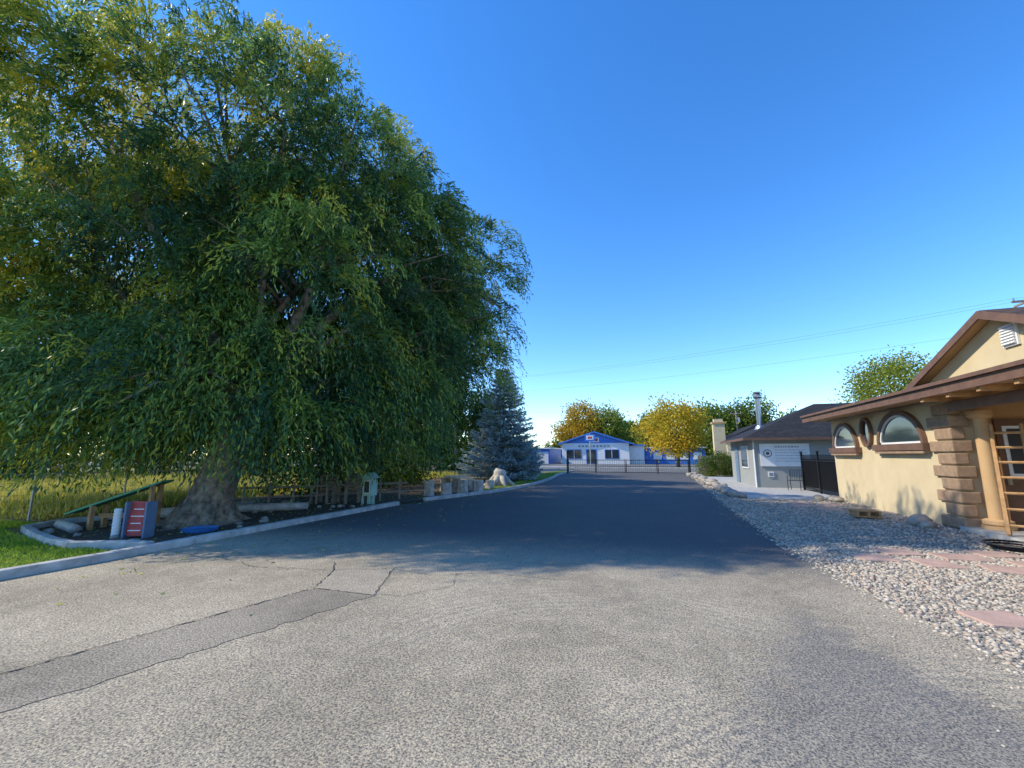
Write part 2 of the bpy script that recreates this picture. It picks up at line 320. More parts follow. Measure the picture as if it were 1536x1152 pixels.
for q in [(3.2,8.35,.5,.45,.1),(3.75,8.95,.55,.45,.2),(3.9,8.2,.45,.5,.1),(4.5,8.8,.6,.45,.05),(4.65,8.05,.55,.45,-.1),(5.25,8.45,.55,.5,.1),(5.15,9.2,.55,.45,.15),(5.85,8.9,.45,.5,0),
          (3.15,5.7,.5,.42,.2),(3.8,5.6,.5,.5,.1),(4.5,5.9,.55,.45,.1),(4.9,15.2,.6,.5,.1),(4.3,15.9,.6,.5,.2),(5.0,16.0,.5,.5,0),(5.5,16.7,.5,.5,.1),(4.6,16.8,.6,.5,.2)]: paver(*q)
n=46; P=np.c_[rng.normal(2.95,.16,n),np.linspace(18.2,38,n),np.full(n,.1)]; stones('rock_border',P,rng.uniform(.13,.26,n),M_rock,2,.1,.7)
P=np.array([[5.75,12.5,.08],[5.95,12.9,.1],[5.9,17.6,.1],[5.5,18.0,.08],[6.0,18.1,.09],[5.7,12.1,.07]]); stones('garden_rock',P,np.array([.28,.22,.2,.22,.2,.15]),M_rock,2,.1,.6)
k=MB()
for i in range(4): k.bb((4.8,13.2+i*.13,.19),(5.35,13.3+i*.13,.215),M_wood)
for x in (4.82,5.05,5.28): k.bb((x,13.2,.09),(x+.05,13.69,.188),M_wood)
for i in range(3): k.bb((4.8,13.2+i*.2,.06),(5.35,13.28+i*.2,.088),M_wood)
k.build('wooden_pallet')
# ------------------------------------------------------------------ cream house
H=empty('stucco_house')
w=MB(); w.bb((6.3,12.0,-.05),(14,18.5,2.83),M_stucco); w.build('walls',H)
w=MB(); w.bb((9,3,-.05),(14,11.99,2.83),M_stucco2); w.bb((6.2,3,-.05),(9,11.99,.10),M_conc); w.build('porch_walls',H)
def slab(mb,a,b,c_,d_,t,m1): mb.prism([a,b,c_,d_],(0,0,t),m1)
rf=MB(); slab(rf,(5.6,4,2.98),(10,4,3.93),(10,19,3.93),(5.6,19,2.98),.07,M_shingle); slab(rf,(10.01,4,3.93),(14.6,4,2.98),(14.6,19,2.98),(10.01,19,3.93),.07,M_shingle); rf.build('roof',H)
f=MB(); f.bb((5.56,3.98,2.80),(5.6,19.02,3.04),M_trim); f.bb((5.5,4,2.98),(5.555,19,3.05),M_trim)
f.bb((5.6,18.98,2.83),(14.6,19.02,2.98),M_trim); f.build('fascia_gutter',H)
f=MB(); f.bb((5.6,4,2.84),(6.29,18.97,2.87),M_stucco2); f.bb((6.3,4,2.84),(9,11.98,2.87),M_wood)
for i in range(9): f.bb((5.62,4.6+i*.85,2.72),(8.99,4.7+i*.85,2.838),M_wood)
f.bb((6.1,4,2.52),(6.3,11.6,2.715),M_trim); f.build('soffit_beams',H)
f=MB(); f.prism([(9.99,4.1,3.92),(14.4,4.1,3.0),(5.8,4.1,3.0)],(0,.1,0),M_stucco); f.prism([(9.99,18.4,3.92),(14.4,18.4,3.0),(5.8,18.4,3.0)],(0,.1,0),M_stucco); f.build('roof_ends',H)
py,pz,sl,hw=9.95,4.2,.40,2.75
gb=MB(); 
for sgn in(-1,1):
    slab(gb,(5.95,py,pz),(5.95,py+sgn*hw,pz-sl*hw),(11.5,py+sgn*hw,pz-sl*hw),(11.5,py,pz),.06,M_shingle)
gb.build('gable_roof',H)
gb=MB()
for sgn in(-1,1):
    gb.prism([(5.91,py,pz+.05),(5.91,py+sgn*(hw+.02),pz+.05-sl*hw),(5.91,py+sgn*(hw+.02),pz-.1-sl*hw),(5.91,py,pz-.1)],(.038,0,0),M_trim)
    gb.prism([(5.95,py,pz-.003),(5.95,py+sgn*hw,pz-.003-sl*hw),(6.2,py+sgn*hw,pz-.003-sl*hw),(6.2,py,pz-.003)],(0,0,-.02),M_stucco2)
gb.build('gable_barge_boards',H)
gb=MB(); gb.prism([(6.2,py-2.6,pz-sl*2.6-.03),(6.2,py+2.6,pz-sl*2.6-.03),(6.2,py,pz-.03)],(.1,0,0),M_stucco); gb.build('gable_wall',H)
gb=MB(); gb.bb((6.16,9.55,3.5),(6.198,9.9,3.9),M_white)
for i in range(7): gb.box((6.14,9.725,3.55+i*.052),(.03,.29,.035),M_white,(0,.5,0))
gb.build('gable_vent',H)
def arch(cy,a,bz,z0,tr=.13):
    fr=MB(); N=20
    def arc(A,B,x): return [(x,cy+A*math.cos(math.pi*i/N),z0+B*math.sin(math.pi*i/N)) for i in range(N+1)]
    o=arc(a,bz,6.2); i_=arc(a-tr,bz-tr,6.2); 
    for k in range(N): fr.prism([o[k],o[k+1],i_[k+1],i_[k]],(.098,0,0),M_trim)
    fr.bb((6.12,cy-a-.12,z0-.17),(6.298,cy+a+.12,z0-.002),M_trim); fr.bb((6.15,cy-a-.05,z0-.25),(6.298,cy+a+.05,z0-.172),M_quoin)
    fr.build('window_trim',H)
    gl=MB(); gl.prism(arc(a-tr-.005,bz-tr-.005,6.27),(.02,0,0),M_glass); gl.build('window_pane',H)
    mu=MB(); o=arc(a-tr-.002,bz-tr-.002,6.235); i_=arc(a-tr-.06,bz-tr-.06,6.235)
    for k in range(N): mu.prism([o[k],o[k+1],i_[k+1],i_[k]],(.03,0,0),M_white)
    mu.bb((6.235,cy-a+tr,z0),(6.265,cy+a-tr,z0+.05),M_white); mu.build('window_frame',H)
arch(13.95,1.12,.87,1.88,.11); arch(17.35,.95,.83,1.83,.11)
ov=MB(); N=24
el=lambda A,B,x:[(x,15.75+A*math.cos(2*math.pi*i/N),2.27+B*math.sin(2*math.pi*i/N)) for i in range(N)]
o=el(.34,.45,6.2);i_=el(.26,.37,6.2)
for k in range(N): ov.prism([o[k],o[(k+1)%N],i_[(k+1)%N],i_[k]],(.098,0,0),M_trim)
ov.prism(el(.255,.365,6.27),(.02,0,0),M_glass); ov.build('oval_window',H)
q=MB(); 
for i in range(10):
    big=i%2==0; wy=.74 if big else .54; z=.02+i*.272
    q.box((6.35,11.97+wy/2-.03,z+.13),(.24 if big else .2,wy,.245),M_quoin); q.box((6.3+(.36 if big else .26)/2-.06,11.93,z+.13),(.36 if big else .26,.1,.245),M_quoin)
q.build('quoins',H,bevel=.025)
def column(x,y,r_=.13):
    q=MB(); q.tube([(x,y,.1),(x,y,.17)],[.25,.25],M_stucco2,24); q.tube([(x,y,.17),(x,y,.2),(x,y,.27),(x,y,.3)],[.2,.23,.23,.17],M_stucco2,24); q.tube([(x,y,.3),(x,y,2.35)],[r_,r_*.9],M_stucco2,24); q.tube([(x,y,2.35),(x,y,2.4),(x,y,2.52)],[r_,.2,.2],M_stucco2,24); q.build('porch_column',H)
column(6.66,11.66); column(6.25,6.9)
q=MB(); q.bb((6.75,11.93,.1),(8.9,11.985,2.75),M_stucco2); q.bb((7.0,11.86,.1),(8.0,11.925,2.35),M_trim); q.bb((7.1,11.84,1.15),(7.9,11.855,2.2),M_white); q.bb((7.16,11.825,1.21),(7.84,11.836,2.14),M_glass); q.box((7.05,11.8,1.05),(.05,.05,.14),M_galv); q.build('entry_door',H)
k=MB(); a1,b1=Vector((6.27,10.75,.12)),Vector((6.66,11.4,2.2)); off=Vector((.36,-.2,0))
for o_ in (Vector((0,0,0)),off): k.tube([a1+o_,b1+o_],[.04,.036],M_wood,6)
for i in range(7):
    p_=a1.lerp(b1,.08+i*.14); k.tube([p_-off*.08,p_+off*1.08],[.028,.028],M_wood,6)
k.build('wooden_ladder')
k=MB(); k.tube([(5.7+(.3+.003*t)*math.cos(t*.4),9.6+(.3+.003*t)*math.sin(t*.4),.05+.0022*t) for t in range(44)],[.018]*44,M_black,6); k.build('garden_hose')
# ------------------------------------------------------------------ grey wing
W=empty('grey_house')
w=MB(); w.bb((4.75,23.6,-.05),(14,30,2.36),M_grey); w.build('walls',W)
rf=MB(); e=.5; x0,x1,y0,y1=4.75-e,14.5,23.6-e,30+e; zr=4.3; yr=(y0+y1)/2
A=(x0,y0,2.4);B=(x1,y0,2.4);C=(x1,y1,2.4);D=(x0,y1,2.4);E=(x0+4.2,yr,zr);F=(x1,yr,zr)
rf.poly([A,B,F,E],M_shingleg); rf.poly([D,E,F,C],M_shingleg); rf.poly([A,E,D],M_shingleg); rf.poly([B,C,F],M_shingleg); rf.build('hip_roof',W)
f=MB(); f.bb((x0,y0,2.28),(x1,y0+.03,2.398),M_trim); f.bb((x0-.031,y0,2.28),(x0-.001,y1,2.398),M_trim); f.bb((x0+.001,y0+.04,2.37),(x1,y1,2.385),M_grey); f.build('eaves',W)
f=MB(); f.bb((4.7,25,.9),(4.745,26.6,2.05),M_white); f.bb((4.68,25.08,.98),(4.698,26.52,1.97),M_glass); f.bb((4.7,27.6,.05),(4.745,28.5,2.1),M_bluegrey); f.bb((4.72,23.56,0),(4.746,23.75,2.3),M_white); f.build('side_window_and_door',W)
f=MB(); f.tube([(5.7,26.4,2.8),(5.7,26.4,4.65)],[.13,.13],M_galv,16); f.tube([(5.7,26.4,4.65),(5.7,26.4,4.72),(5.7,26.4,4.8),(5.7,26.4,4.95)],[.16,.22,.22,.1],M_galv,16); f.tube([(5.7,26.4,4.96),(5.7,26.4,5.02)],[.2,.2],M_galv,16); f.tube([(5.7,26.4,2.9),(5.7,26.4,3.15),(5.7,26.4,3.16)],[.3,.2,.14],M_galv,16); f.build('flue_chimney',W)
sg=MB(); sg.bb((4.98,23.54,1.05),(7.05,23.59,2.12),M_white)
sg.tube([(5.3,23.538,1.66),(5.3,23.53,1.66)],[.19,.19],M_text,20); sg.tube([(5.3,23.529,1.66),(5.3,23.522,1.66)],[.14,.14],M_white,20); sg.tube([(5.3,23.521,1.66),(5.3,23.515,1.66)],[.08,.08],M_trim,12)
for i,(l,h) in enumerate([(1.0,.07),(1.25,.03),(1.3,.03),(1.15,.03),(1.27,.03),(1.05,.03)]):
    x=5.62
    while x<5.6+l:
        ww=random.uniform(.04,.12); sg.bb((x,23.53,1.94-i*.13),(x+ww,23.539,1.94-i*.13+h*.7),M_text); x+=ww+.035
sg.build('notice_board')
sg=MB(); sg.bb((5.25,23.56,.55),(5.5,23.59,.8),M_white); sg.bb((5.29,23.55,.6),(5.46,23.559,.75),M_text); sg.build('small_plaque')
k=MB(); y=18.65
while y<22.6: k.tube([(6.42,y,.06),(6.42,y,1.6)],[.011,.011],M_black,5); y+=.1
for z in(.18,1.5,1.35): k.box((6.42,20.6,z),(.03,3.95,.035),M_black)
for yy in(18.62,20.6,22.6): k.box((6.42,yy,.86),(.07,.07,1.7),M_black); k.box((6.42,yy,1.73),(.1,.1,.03),M_black)
k.box((6.46,20.6,.82),(.02,3.9,1.2),M_black); k.build('iron_fence')
def chair(cx,cy,rot):
    k=MB(); T=Matrix.Translation((cx,cy,.05))@Matrix.Rotation(rot,4,'Z')
    P=lambda x,y,z:T@Vector((x,y,z))
    for sx in(-.24,.24):
        k.tube([P(sx,-.24,0),P(sx,-.22,.62),P(sx,.2,.64)],[.014]*3,M_black,6); k.tube([P(sx,.26,0),P(sx,.2,.42),P(sx,.3,.88)],[.014]*3,M_black,6)
    for i in range(7): k.tube([P(-.24,-.2+i*.066,.42),P(.24,-.2+i*.066,.42)],[.01]*2,M_black,5)
    for i in range(7): k.tube([P(-.2+i*.066,.2,.42),P(-.2+i*.066,.3,.86)],[.008]*2,M_black,5)
    k.tube([P(-.24,.3,.88),P(.24,.3,.88)],[.014]*2,M_black,6); k.build('metal_patio_chair')
chair(6.0,22.3,-.5)
# ------------------------------------------------------------------ gate
k=MB(); yg=37.3
for x,h in((-7.0,1.9),(2.85,1.9)): k.tube([(x,yg,0),(x,yg,h)],[.06,.06],M_black,10); k.tube([(x,yg,h),(x,yg,h+.06)],[.075,.02],M_black,10)
for xa,xb in((-6.9,-4.6),(-4.5,-2.15),(-2.05,.35),(.45,2.75)):
    for z in(.15,.62,1.15): k.tube([(xa,yg,z),(xb,yg,z)],[.028]*2,M_black,6)
    for x in(xa,xb): k.tube([(x,yg,.08),(x,yg,1.22)],[.035]*2,M_black,6)
    x=xa+.15
    while x<xb: k.tube([(x,yg,.15),(x,yg,1.15)],[.009]*2,M_black,4); x+=.15
k.build('driveway_gate')
k=MB(); k.bb((5.1,40,0),(6.0,40.8,4.2),M_stucco); k.bb((5.02,39.92,4.2),(6.08,40.88,4.35),M_stucco2); k.bb((5.2,40.1,4.35),(5.9,40.7,4.6),M_stucco); k.build('stucco_chimney_pillar')
k=MB()
for i in range(40): k.bb((3.4+i*.2,36.6,.05),(3.58+i*.2,36.63,1.5+random.uniform(-.02,.02)),M_woodg)
for z in(.4,1.2): k.bb((3.4,36.635,z),(11.4,36.68,z+.09),M_woodg)
k.build('wooden_fence')
# ------------------------------------------------------------------ trees
def fol(name,blobs,ncl,nl,size,spread,m_,tmean,tsd,parent,asp=.55):
    P,d,_=blobpts(blobs,ncl); n=len(P)
    ct=rng.normal(tmean,tsd,n)
    pos=(P[:,None,:]+rng.normal(0,spread,(n,nl,3))).reshape(-1,3)
    dr=(d[:,None,:]*.7+rng.normal(0,.8,(n,nl,3))-np.array([0,0,.2])).reshape(-1,3)
    t=(ct[:,None]+rng.normal(0,.1,(n,nl))).ravel(); k=pos[:,2]>.02; pos,dr,t=pos[k],dr[k],t[k]
    return leaves(name,pos,dr,size*rng.uniform(.7,1.3,len(pos)),size*asp,t,m_,parent)
def broad(name,x,y,h,r_,m_,ncl=260,nl=34,size=.22,tm=.5,ts=.2,base=.28,nb=9,wide=1):
    E=empty(name); bl=[]
    hb=h*base
    for i in range(nb):
        a=random.uniform(0,6.28); zz=hb+(h-hb)*random.uniform(.2,.82); rr=r_*random.uniform(.15,.62)*(1-.5*abs((zz-hb)/(h-hb)-.4))
        bl.append((x+rr*math.cos(a)*wide,y+rr*math.sin(a),zz,r_*random.uniform(.32,.5)))
    bl.append((x,y,h-r_*.45,r_*.45)); bl.append((x,y,(h+hb)/2,r_*.6))
    t=MB(); t.tube([(x,y,-.1),(x,y,hb*.5),(x+.1,y,hb),(x,y,h*.7)],[h*.035,h*.025,h*.02,h*.006],M_bark2,8)
    for b_ in bl: 
        t.tube([(x,y,hb*random.uniform(.8,1.3)),((x*.5+b_[0]*.5),(y+b_[1])/2,(hb+b_[2])/2),b_[:3]],[h*.013,h*.008,h*.003],M_bark2,5)
    t.build('trunk',E,smooth=True)
    fol('crown',bl,ncl,nl,size,r_*.13,m_,tm,ts,E); return E
WT=empty('willow_tree')
WB=[(-11.6,8.2,10.9,3.0),(-9.5,8.3,11.1,1.7),(-14.8,6.8,11.2,3.3),(-8.9,9.8,9.5,2.7),(-7.9,11.9,7.8,2.7),(-6.9,14.6,8.8,2.2),(-6.9,15.2,6.3,1.9),(-7.9,12.0,4.8,1.8),
    (-9.3,9.1,6.4,2.7),(-12.7,8.0,6.9,3.1),(-15.6,6.9,7.2,3.1),(-14.4,7.2,4.1,2.2),(-11.2,8.3,3.9,1.9),(-9.1,9.5,3.6,1.7),(-8.1,13.6,3.9,1.3),
    (-12,13,7.5,4.0),(-10.8,16.6,8.0,3.3),(-17,11,9,4.0),(-8.9,17.0,7.6,2.0),
    (-9.9,6.7,3.1,1.35),(-11.8,6.5,3.1,1.5),(-13.7,6.1,3.0,1.5),(-8.5,8.3,3.2,1.35),(-8.2,10.4,3.1,1.3),(-8.1,12.4,2.9,1.1),(-16.5,7.5,4.0,2.2),(-10.6,11.5,3.0,1.8),(-13,11,3.6,2.4),(-15.8,9.5,3.4,2.0),(-18.5,8.5,5.3,3)]
SB=[]
for b_ in WB:
    nsub=int(5+b_[3]*3)
    for j in range(nsub):
        u_=unit(rng.normal(size=3)); 
        SB.append((b_[0]+u_[0]*b_[3]*.82,b_[1]+u_[1]*b_[3]*.82,b_[2]+u_[2]*b_[3]*.78,b_[3]*random.uniform(.20,.36)+.15))
SB=[s for s in SB if not any(math.dist(s[:3],b_[:3])<b_[3]*.55 for b_ in WB)]
print('lobes',len(SB))
Bs=np.array(SB); nA=3500; w_=Bs[:,3]**2; idx=rng.choice(len(Bs),nA,p=w_/w_.sum()); u_=unit(rng.normal(size=(nA,3))+np.array([0,0,.45]))
P1=Bs[idx,:3]+u_*(Bs[idx,3]*rng.uniform(.55,1.05,nA))[:,None]
o1=unit(unit((P1-np.array([-11.5,10.,6.]))*np.array([1,1,.6]))*.7+u_*.7); lobe=rng.normal(0,.15,len(Bs))[idx]
P2,o2,_=blobpts(WB,2000,.6,.55)
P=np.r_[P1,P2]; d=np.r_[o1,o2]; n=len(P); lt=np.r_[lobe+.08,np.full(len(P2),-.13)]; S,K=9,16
print('clumps',n)
st=P[:,None,:]+rng.normal(0,.15,(n,S,3)); ho=d*np.array([1,1,.55])+rng.normal(0,.2,(n,3))
d0=unit(ho[:,None,:]*.9+rng.normal(0,.27,(n,S,3))+np.array([0,0,.22]))
Ls=rng.uniform(.6,1.6,(n,1))*rng.uniform(.75,1.2,(n,S))*(1+.45*(P[:,2]<5))[:,None]
s_=(np.arange(K)+.5)/K; s_=s_[None,None,:]*Ls[...,None]
pos=st[:,:,None,:]+d0[:,:,None,:]*(s_*(1-.33*s_/Ls[...,None]))[...,None]; pos[...,2]-=.42*s_**2
tan=d0[:,:,None,:]*(1-.66*s_/Ls[...,None])[...,None]; tan=np.broadcast_to(tan,pos.shape).copy(); tan[...,2]-=.84*s_
dr=unit(tan)+rng.normal(0,.36,pos.shape)
ct=.43+lt+.11*rng.normal(size=n)+np.clip((-P[:,0]-11.0)*.08,0,.34)+np.where(rng.random(n)<.08,.28,0)+np.clip((P[:,2]-9)*.05,0,.15)  # autumn variation, plus sunlight on left and top put into the leaf tint
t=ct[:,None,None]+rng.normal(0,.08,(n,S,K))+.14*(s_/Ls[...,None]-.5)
pos=pos.reshape(-1,3)+rng.normal(0,.025,(n*S*K,3)); dr=dr.reshape(-1,3); t=t.ravel()
low=1.25+.22*np.sin(pos[:,0]*2.1)+.2*np.sin(pos[:,1]*1.7+pos[:,0])+np.clip((pos[:,1]-13.6)*1.2,0,1.9); k_=pos[:,2]>low-.55*rng.random(len(pos))
pos,dr,t=pos[k_],dr[k_],t[k_]
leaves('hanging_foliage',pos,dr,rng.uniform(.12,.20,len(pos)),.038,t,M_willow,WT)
B=np.array(WB); ni=18000; ix=rng.choice(len(B),ni,p=B[:,3]**3/np.sum(B[:,3]**3)); dd_=unit(rng.normal(size=(ni,3)))
Pi=B[ix,:3]+dd_*(B[ix,3]*.66*rng.random(ni)**.4)[:,None]; Pi=Pi[(Pi[:,2]>1.8)]
Pi=Pi[(Pi[:,2]<9.5)|(rng.random(len(Pi))<.4)]
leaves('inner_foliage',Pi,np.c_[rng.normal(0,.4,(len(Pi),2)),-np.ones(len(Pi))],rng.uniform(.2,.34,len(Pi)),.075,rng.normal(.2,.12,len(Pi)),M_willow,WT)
tr=MB(); tr.tube([(-9.95,7.6,-.15),(-9.95,7.6,.05),(-9.93,7.62,.3),(-9.83,7.65,.8),(-9.65,7.75,1.5),(-9.4,7.9,2.3),(-9.3,8.1,2.9)],[.95,.72,.54,.44,.39,.36,.28],M_bark,18)
for a in range(7):
    an=a*.9+.3; tr.tube([(-9.95+1.1*math.cos(an),7.6+1.1*math.sin(an),-.08),(-9.95+.65*math.cos(an),7.6+.65*math.sin(an),.08),(-9.93+.32*math.cos(an),7.6+.32*math.sin(an),.55)],[.06,.14,.16],M_bark,8)
for b_ in WB:
    c_=Vector(b_[:3]); s0=Vector((-9.45,7.9,random.uniform(1.8,2.8))); mid=s0.lerp(c_,.45)+Vector((random.uniform(-.4,.4),random.uniform(-.4,.4),.6)); 
    rr=.2 if b_[3]>2.5 else .11
    tr.tube([s0,s0.lerp(mid,.5)+Vector((0,0,.15)),mid,mid.lerp(c_,.6),c_],[rr,rr*.85,rr*.65,rr*.4,rr*.2],M_bark,8)
    for j in range(8):
        e_=c_+Vector(unit(rng.normal(size=3)))*b_[3]*1.0; m0=c_.lerp(mid,random.uniform(0,.6)); tr.tube([m0,m0.lerp(e_,.5)+Vector((0,0,.3)),e_],[.055,.035,.012],M_bark,5)
tr.build('trunk_and_limbs',WT,smooth=True)
# Spruce
SP=empty('blue_spruce_tree'); sx,sy=-9.2,26.7; SH=7.4
tb=MB(); tb.tube([(sx,sy,-.1),(sx,sy,3),(sx,sy,SH)],[.2,.12,.02],M_bark2,8)
pp=[];dd=[];tt=[]
z=.35
while z<SH-.1:
    Rr=2.9*(1-(z/SH))**.85+.12; nb=int(9+8*(1-z/SH)); a0=random.random()*6
    for i in range(nb):
        an=a0+6.28*i/nb+random.uniform(-.15,.15); Rb=Rr*random.uniform(.75,1.12); up=.28 if z>4.5 else random.uniform(-.02,.12)
        out=np.array([math.cos(an),math.sin(an),0]); side=np.array([-math.sin(an),math.cos(an),0])
        m=int(24+150*Rb/2.7); f_=rng.random(m)**.65; lat=rng.normal(0,1,m)*(.28*Rb*(1-f_)*.6+.06)
        Q=np.array([sx,sy,z])+out*(f_*Rb)[:,None]+side*lat[:,None]; Q[:,2]+=f_*Rb*(up)-.22*(f_*Rb)**1.1*.5+.14*f_**4*Rb-np.abs(lat)*.25+rng.normal(0,.03,m)
        pp.append(Q); D=out*1.0+side*np.sign(lat)[:,None]*.7+rng.normal(0,.35,(m,3)); dd.append(D); tt.append(np.full(m,random.uniform(.3,.75))+.4*f_+rng.normal(0,.12,m))
        tb.tube([(sx,sy,z),tuple(np.array([sx,sy,z])+out*Rb*.9+np.array([0,0,Rb*(up-.1)]))],[.03,.008],M_bark2,4)
    z+=.27
pp=np.concatenate(pp);dd=np.concatenate(dd);tt=np.concatenate(tt)
tb.build('trunk',SP); leaves('needles',pp,dd,rng.uniform(.14,.24,len(pp)),.06,tt,M_spr,SP)
broad('cottonwood_tree',-14.5,23,13,4,M_grn,420,36,.32,.35,.15)
broad('cottonwood_tree',-17.5,29.5,13,4.2,M_grn,380,36,.32,.35,.15)
broad('shade_tree',-13.5,35,6.5,2.8,M_grn,240,36,.25,.3,.12,.12)
broad('yellow_maple_tree',3.2,59.5,8.3,4.5,M_yel,460,36,.33,.55,.2,.15,14)
broad('orange_maple_tree',-16,97,12,6,M_ora,320,36,.5,.5,.25,.2)
broad('green_ash_tree',-8.5,99,11,6,M_grn,320,36,.5,.85,.25,.2)
broad('green_ash_tree',9.5,78,9.6,5,M_grn,320,36,.45,.7,.2,.2)
broad('green_ash_tree',15,80,10,5,M_grn,320,36,.45,.6,.2,.2)
broad('yellow_maple_tree',0.5,88,10,5,M_yel,300,34,.45,.15,.2,.2)
broad('honey_locust_tree',16.4,36.8,8.3,3.3,M_grn,420,36,.20,.98,.15,.3)
def treeline(name,pts,m_,tm,h0=6,h1=10,nl=30,size=.6,nc=150,j=3):
    bl=[]
    for x,y in pts:
        h=random.uniform(h0,h1)
        for q in range(6):
            bl.append((x+random.uniform(-j,j),y+random.uniform(-2,2),random.uniform(.12,.78)*h,h*random.uniform(.2,.3)))
    fol(name,bl,len(pts)*nc,nl,size,.5,m_,tm,.18,None)
treeline('distant_trees',[(x,110+8*math.sin(x)) for x in range(-60,90,9)],M_grn,.5)
treeline('distant_trees',[(-44,2),(-42,9),(-39,16),(-36,22),(-32,28),(-28,33),(-24,38),(-20,43)],M_grn,.3,7,10,30,.45,190)
treeline('distant_trees',[(-30,57),(-24,60),(-36,64),(-22,70)],M_grn,.4,5,8,30,.4)
treeline('distant_trees',[(24,70),(30,66),(38,62),(48,60)],M_yel,.2,6,9,30,.45)
fol('hedge',[(3.9+i*.75,35.6+random.uniform(-.2,.2),.75+random.uniform(-.1,.25),.75) for i in range(8)],500,36,.1,.16,M_grn,.5,.2,None)
fol('understory_shrub',[(-11.9+random.uniform(-1.2,.6),13.5+i*1.1,1.1,1.2) for i in range(8)],460,40,.14,.22,M_grn,.25,.12,None)
# ------------------------------------------------------------------ blue building
B_=empty('blue_roofed_building'); yf=76
w=MB(); w.prism([(-15.2,yf,0),(-3.6,yf,0),(-3.6,yf,3.5),(-9.4,yf,5.35),(-15.2,yf,3.5)],(0,16,0),M_white); w.bb((-3.59,yf+1,0),(-1.2,yf+14,3.1),M_white); w.bb((-1.19,yf+2,0),(8.5,yf+12,2.7),M_blue); w.build('walls',B_)
w=MB(); w.prism([(-15.8,yf-.7,3.32),(-9.4,yf-.7,5.4),(-9.4,yf-.7,5.62),(-15.8,yf-.7,3.54)],(0,17.4,0),M_blue); w.prism([(-3.0,yf-.7,3.32),(-9.39,yf-.7,5.4),(-9.39,yf-.7,5.62),(-3.0,yf-.7,3.54)],(0,17.4,0),M_blue)
w.prism([(-14.8,yf-.06,3.6),(-4.0,yf-.06,3.6),(-9.4,yf-.06,5.3)],(0,.055,0),M_blue); w.bb((-3.0,yf+.6,3.1),(-.9,yf+14.4,3.3),M_blue); w.bb((-1.3,yf+1.6,2.7),(8.8,yf+12.3,2.9),M_white); w.build('roof',B_)
w=MB()
for xa,xb in((-14.2,-11.8),(-7.6,-5.4)):
    w.bb((xa-.1,yf-.04,.9),(xb+.1,yf-.003,2.5),M_blue); w.bb((xa,yf-.07,1.0),(xb,yf-.042,2.4),M_glass); w.bb(((xa+xb)/2-.04,yf-.09,1.0),((xa+xb)/2+.04,yf-.072,2.4),M_white)
w.bb((-10.9,yf-.05,0),(-9.1,yf-.003,2.5),M_blue); w.bb((-10.75,yf-.08,.1),(-9.25,yf-.052,2.4),M_glass)
for i in range(9): w.bb((-12.2+i*.62,yf-.09,2.95),(-11.85+i*.62,yf-.003,3.2),M_text)
w.bb((-10.2,yf-.12,3.75),(-8.6,yf-.062,4.55),M_white); w.bb((-10.0,yf-.15,3.9),(-8.8,yf-.122,4.4),M_red)
for i in range(4): w.bb((.3+i*2.1,yf+1.95,.8),(1.6+i*2.1,yf+1.998,2.0),M_white)
w.build('windows_and_signs',B_)
k=MB(); k.tube([(-8.3,62,0),(-8.3,62,4.6)],[.09,.09],M_galv,8); k.bb((-9.0,61.9,3.5),(-7.6,62.1,4.5),M_blue); k.bb((-8.8,61.88,3.7),(-7.8,61.898,4.3),M_white); k.bb((-8.6,61.86,3.85),(-8.0,61.878,4.15),M_red); k.build('pole_sign')
k=MB(); k.bb((-30,74,0),(-17,84,2.6),M_blue); k.bb((-30.3,73.7,2.6),(-16.7,84.3,2.85),M_white); 
for i in range(4): k.bb((-29+i*3.2,73.95,0),(-26.8+i*3.2,73.998,2.1),M_white)
k.build('blue_storage_building')
k=MB(); k.bb((8.5,56,0),(16,66,3.2),M_stucco); k.prism([(8,55.5,3.2),(16.5,55.5,3.2),(12.2,55.5,5.3)],(0,11,0),M_shingleg); k.bb((9.5,55.93,1),(11,55.99,2.2),M_glass); k.bb((12.5,55.93,0),(13.4,55.99,2.1),M_trim); k.build('neighbour_house')
def pole(x,y,h):
    k=MB(); k.tube([(x,y,-.2),(x,y,h)],[.16,.1],M_woodg,8); k.box((x,y,h-.5),(.1,2.2,.12),M_woodg); k.box((x,y,h-.5),(1.6,.1,.12),M_woodg)
    for dx in(-.7,.7): k.tube([(x+dx,y,h-.44),(x+dx,y,h-.26)],[.05,.03],M_galv,6)
    k.tube([(x+.3,y,h-1.9),(x+.3,y,h-1.1)],[.2,.2],M_galv,10); k.build('utility_pole')
PA=(-22,46.5,10.6); PB=(21.5,32.,11.0); pole(*PA); pole(*PB); pole(13,75,7.5+1)
k=MB()
def wire(a,b,sag):
    a,b=Vector(a),Vector(b); pts=[]
    for i in range(17):
        t=i/16; q=a.lerp(b,t); q.z-=sag*4*t*(1-t); pts.append(q)
    k.tube(pts,[.005]*17,M_wire,4)
wire((-22.7,46.5,10.3),(20.8,32,10.7),.7); wire((-21.3,46.5,10.3),(22.2,32,10.7),.8); wire((-22,46.5,8.6),(21.5,32,9.0),.6); wire((13,75,7.6),(-22,46.5,7.4),.6); wire((13,75,7.9),(21.5,32,7.5),.5)
wire((20.8,32,10.7),(60,19,11),.6); wire((-22.7,46.5,10.3),(-70,62,10.5),.7)
k.build('power_lines')
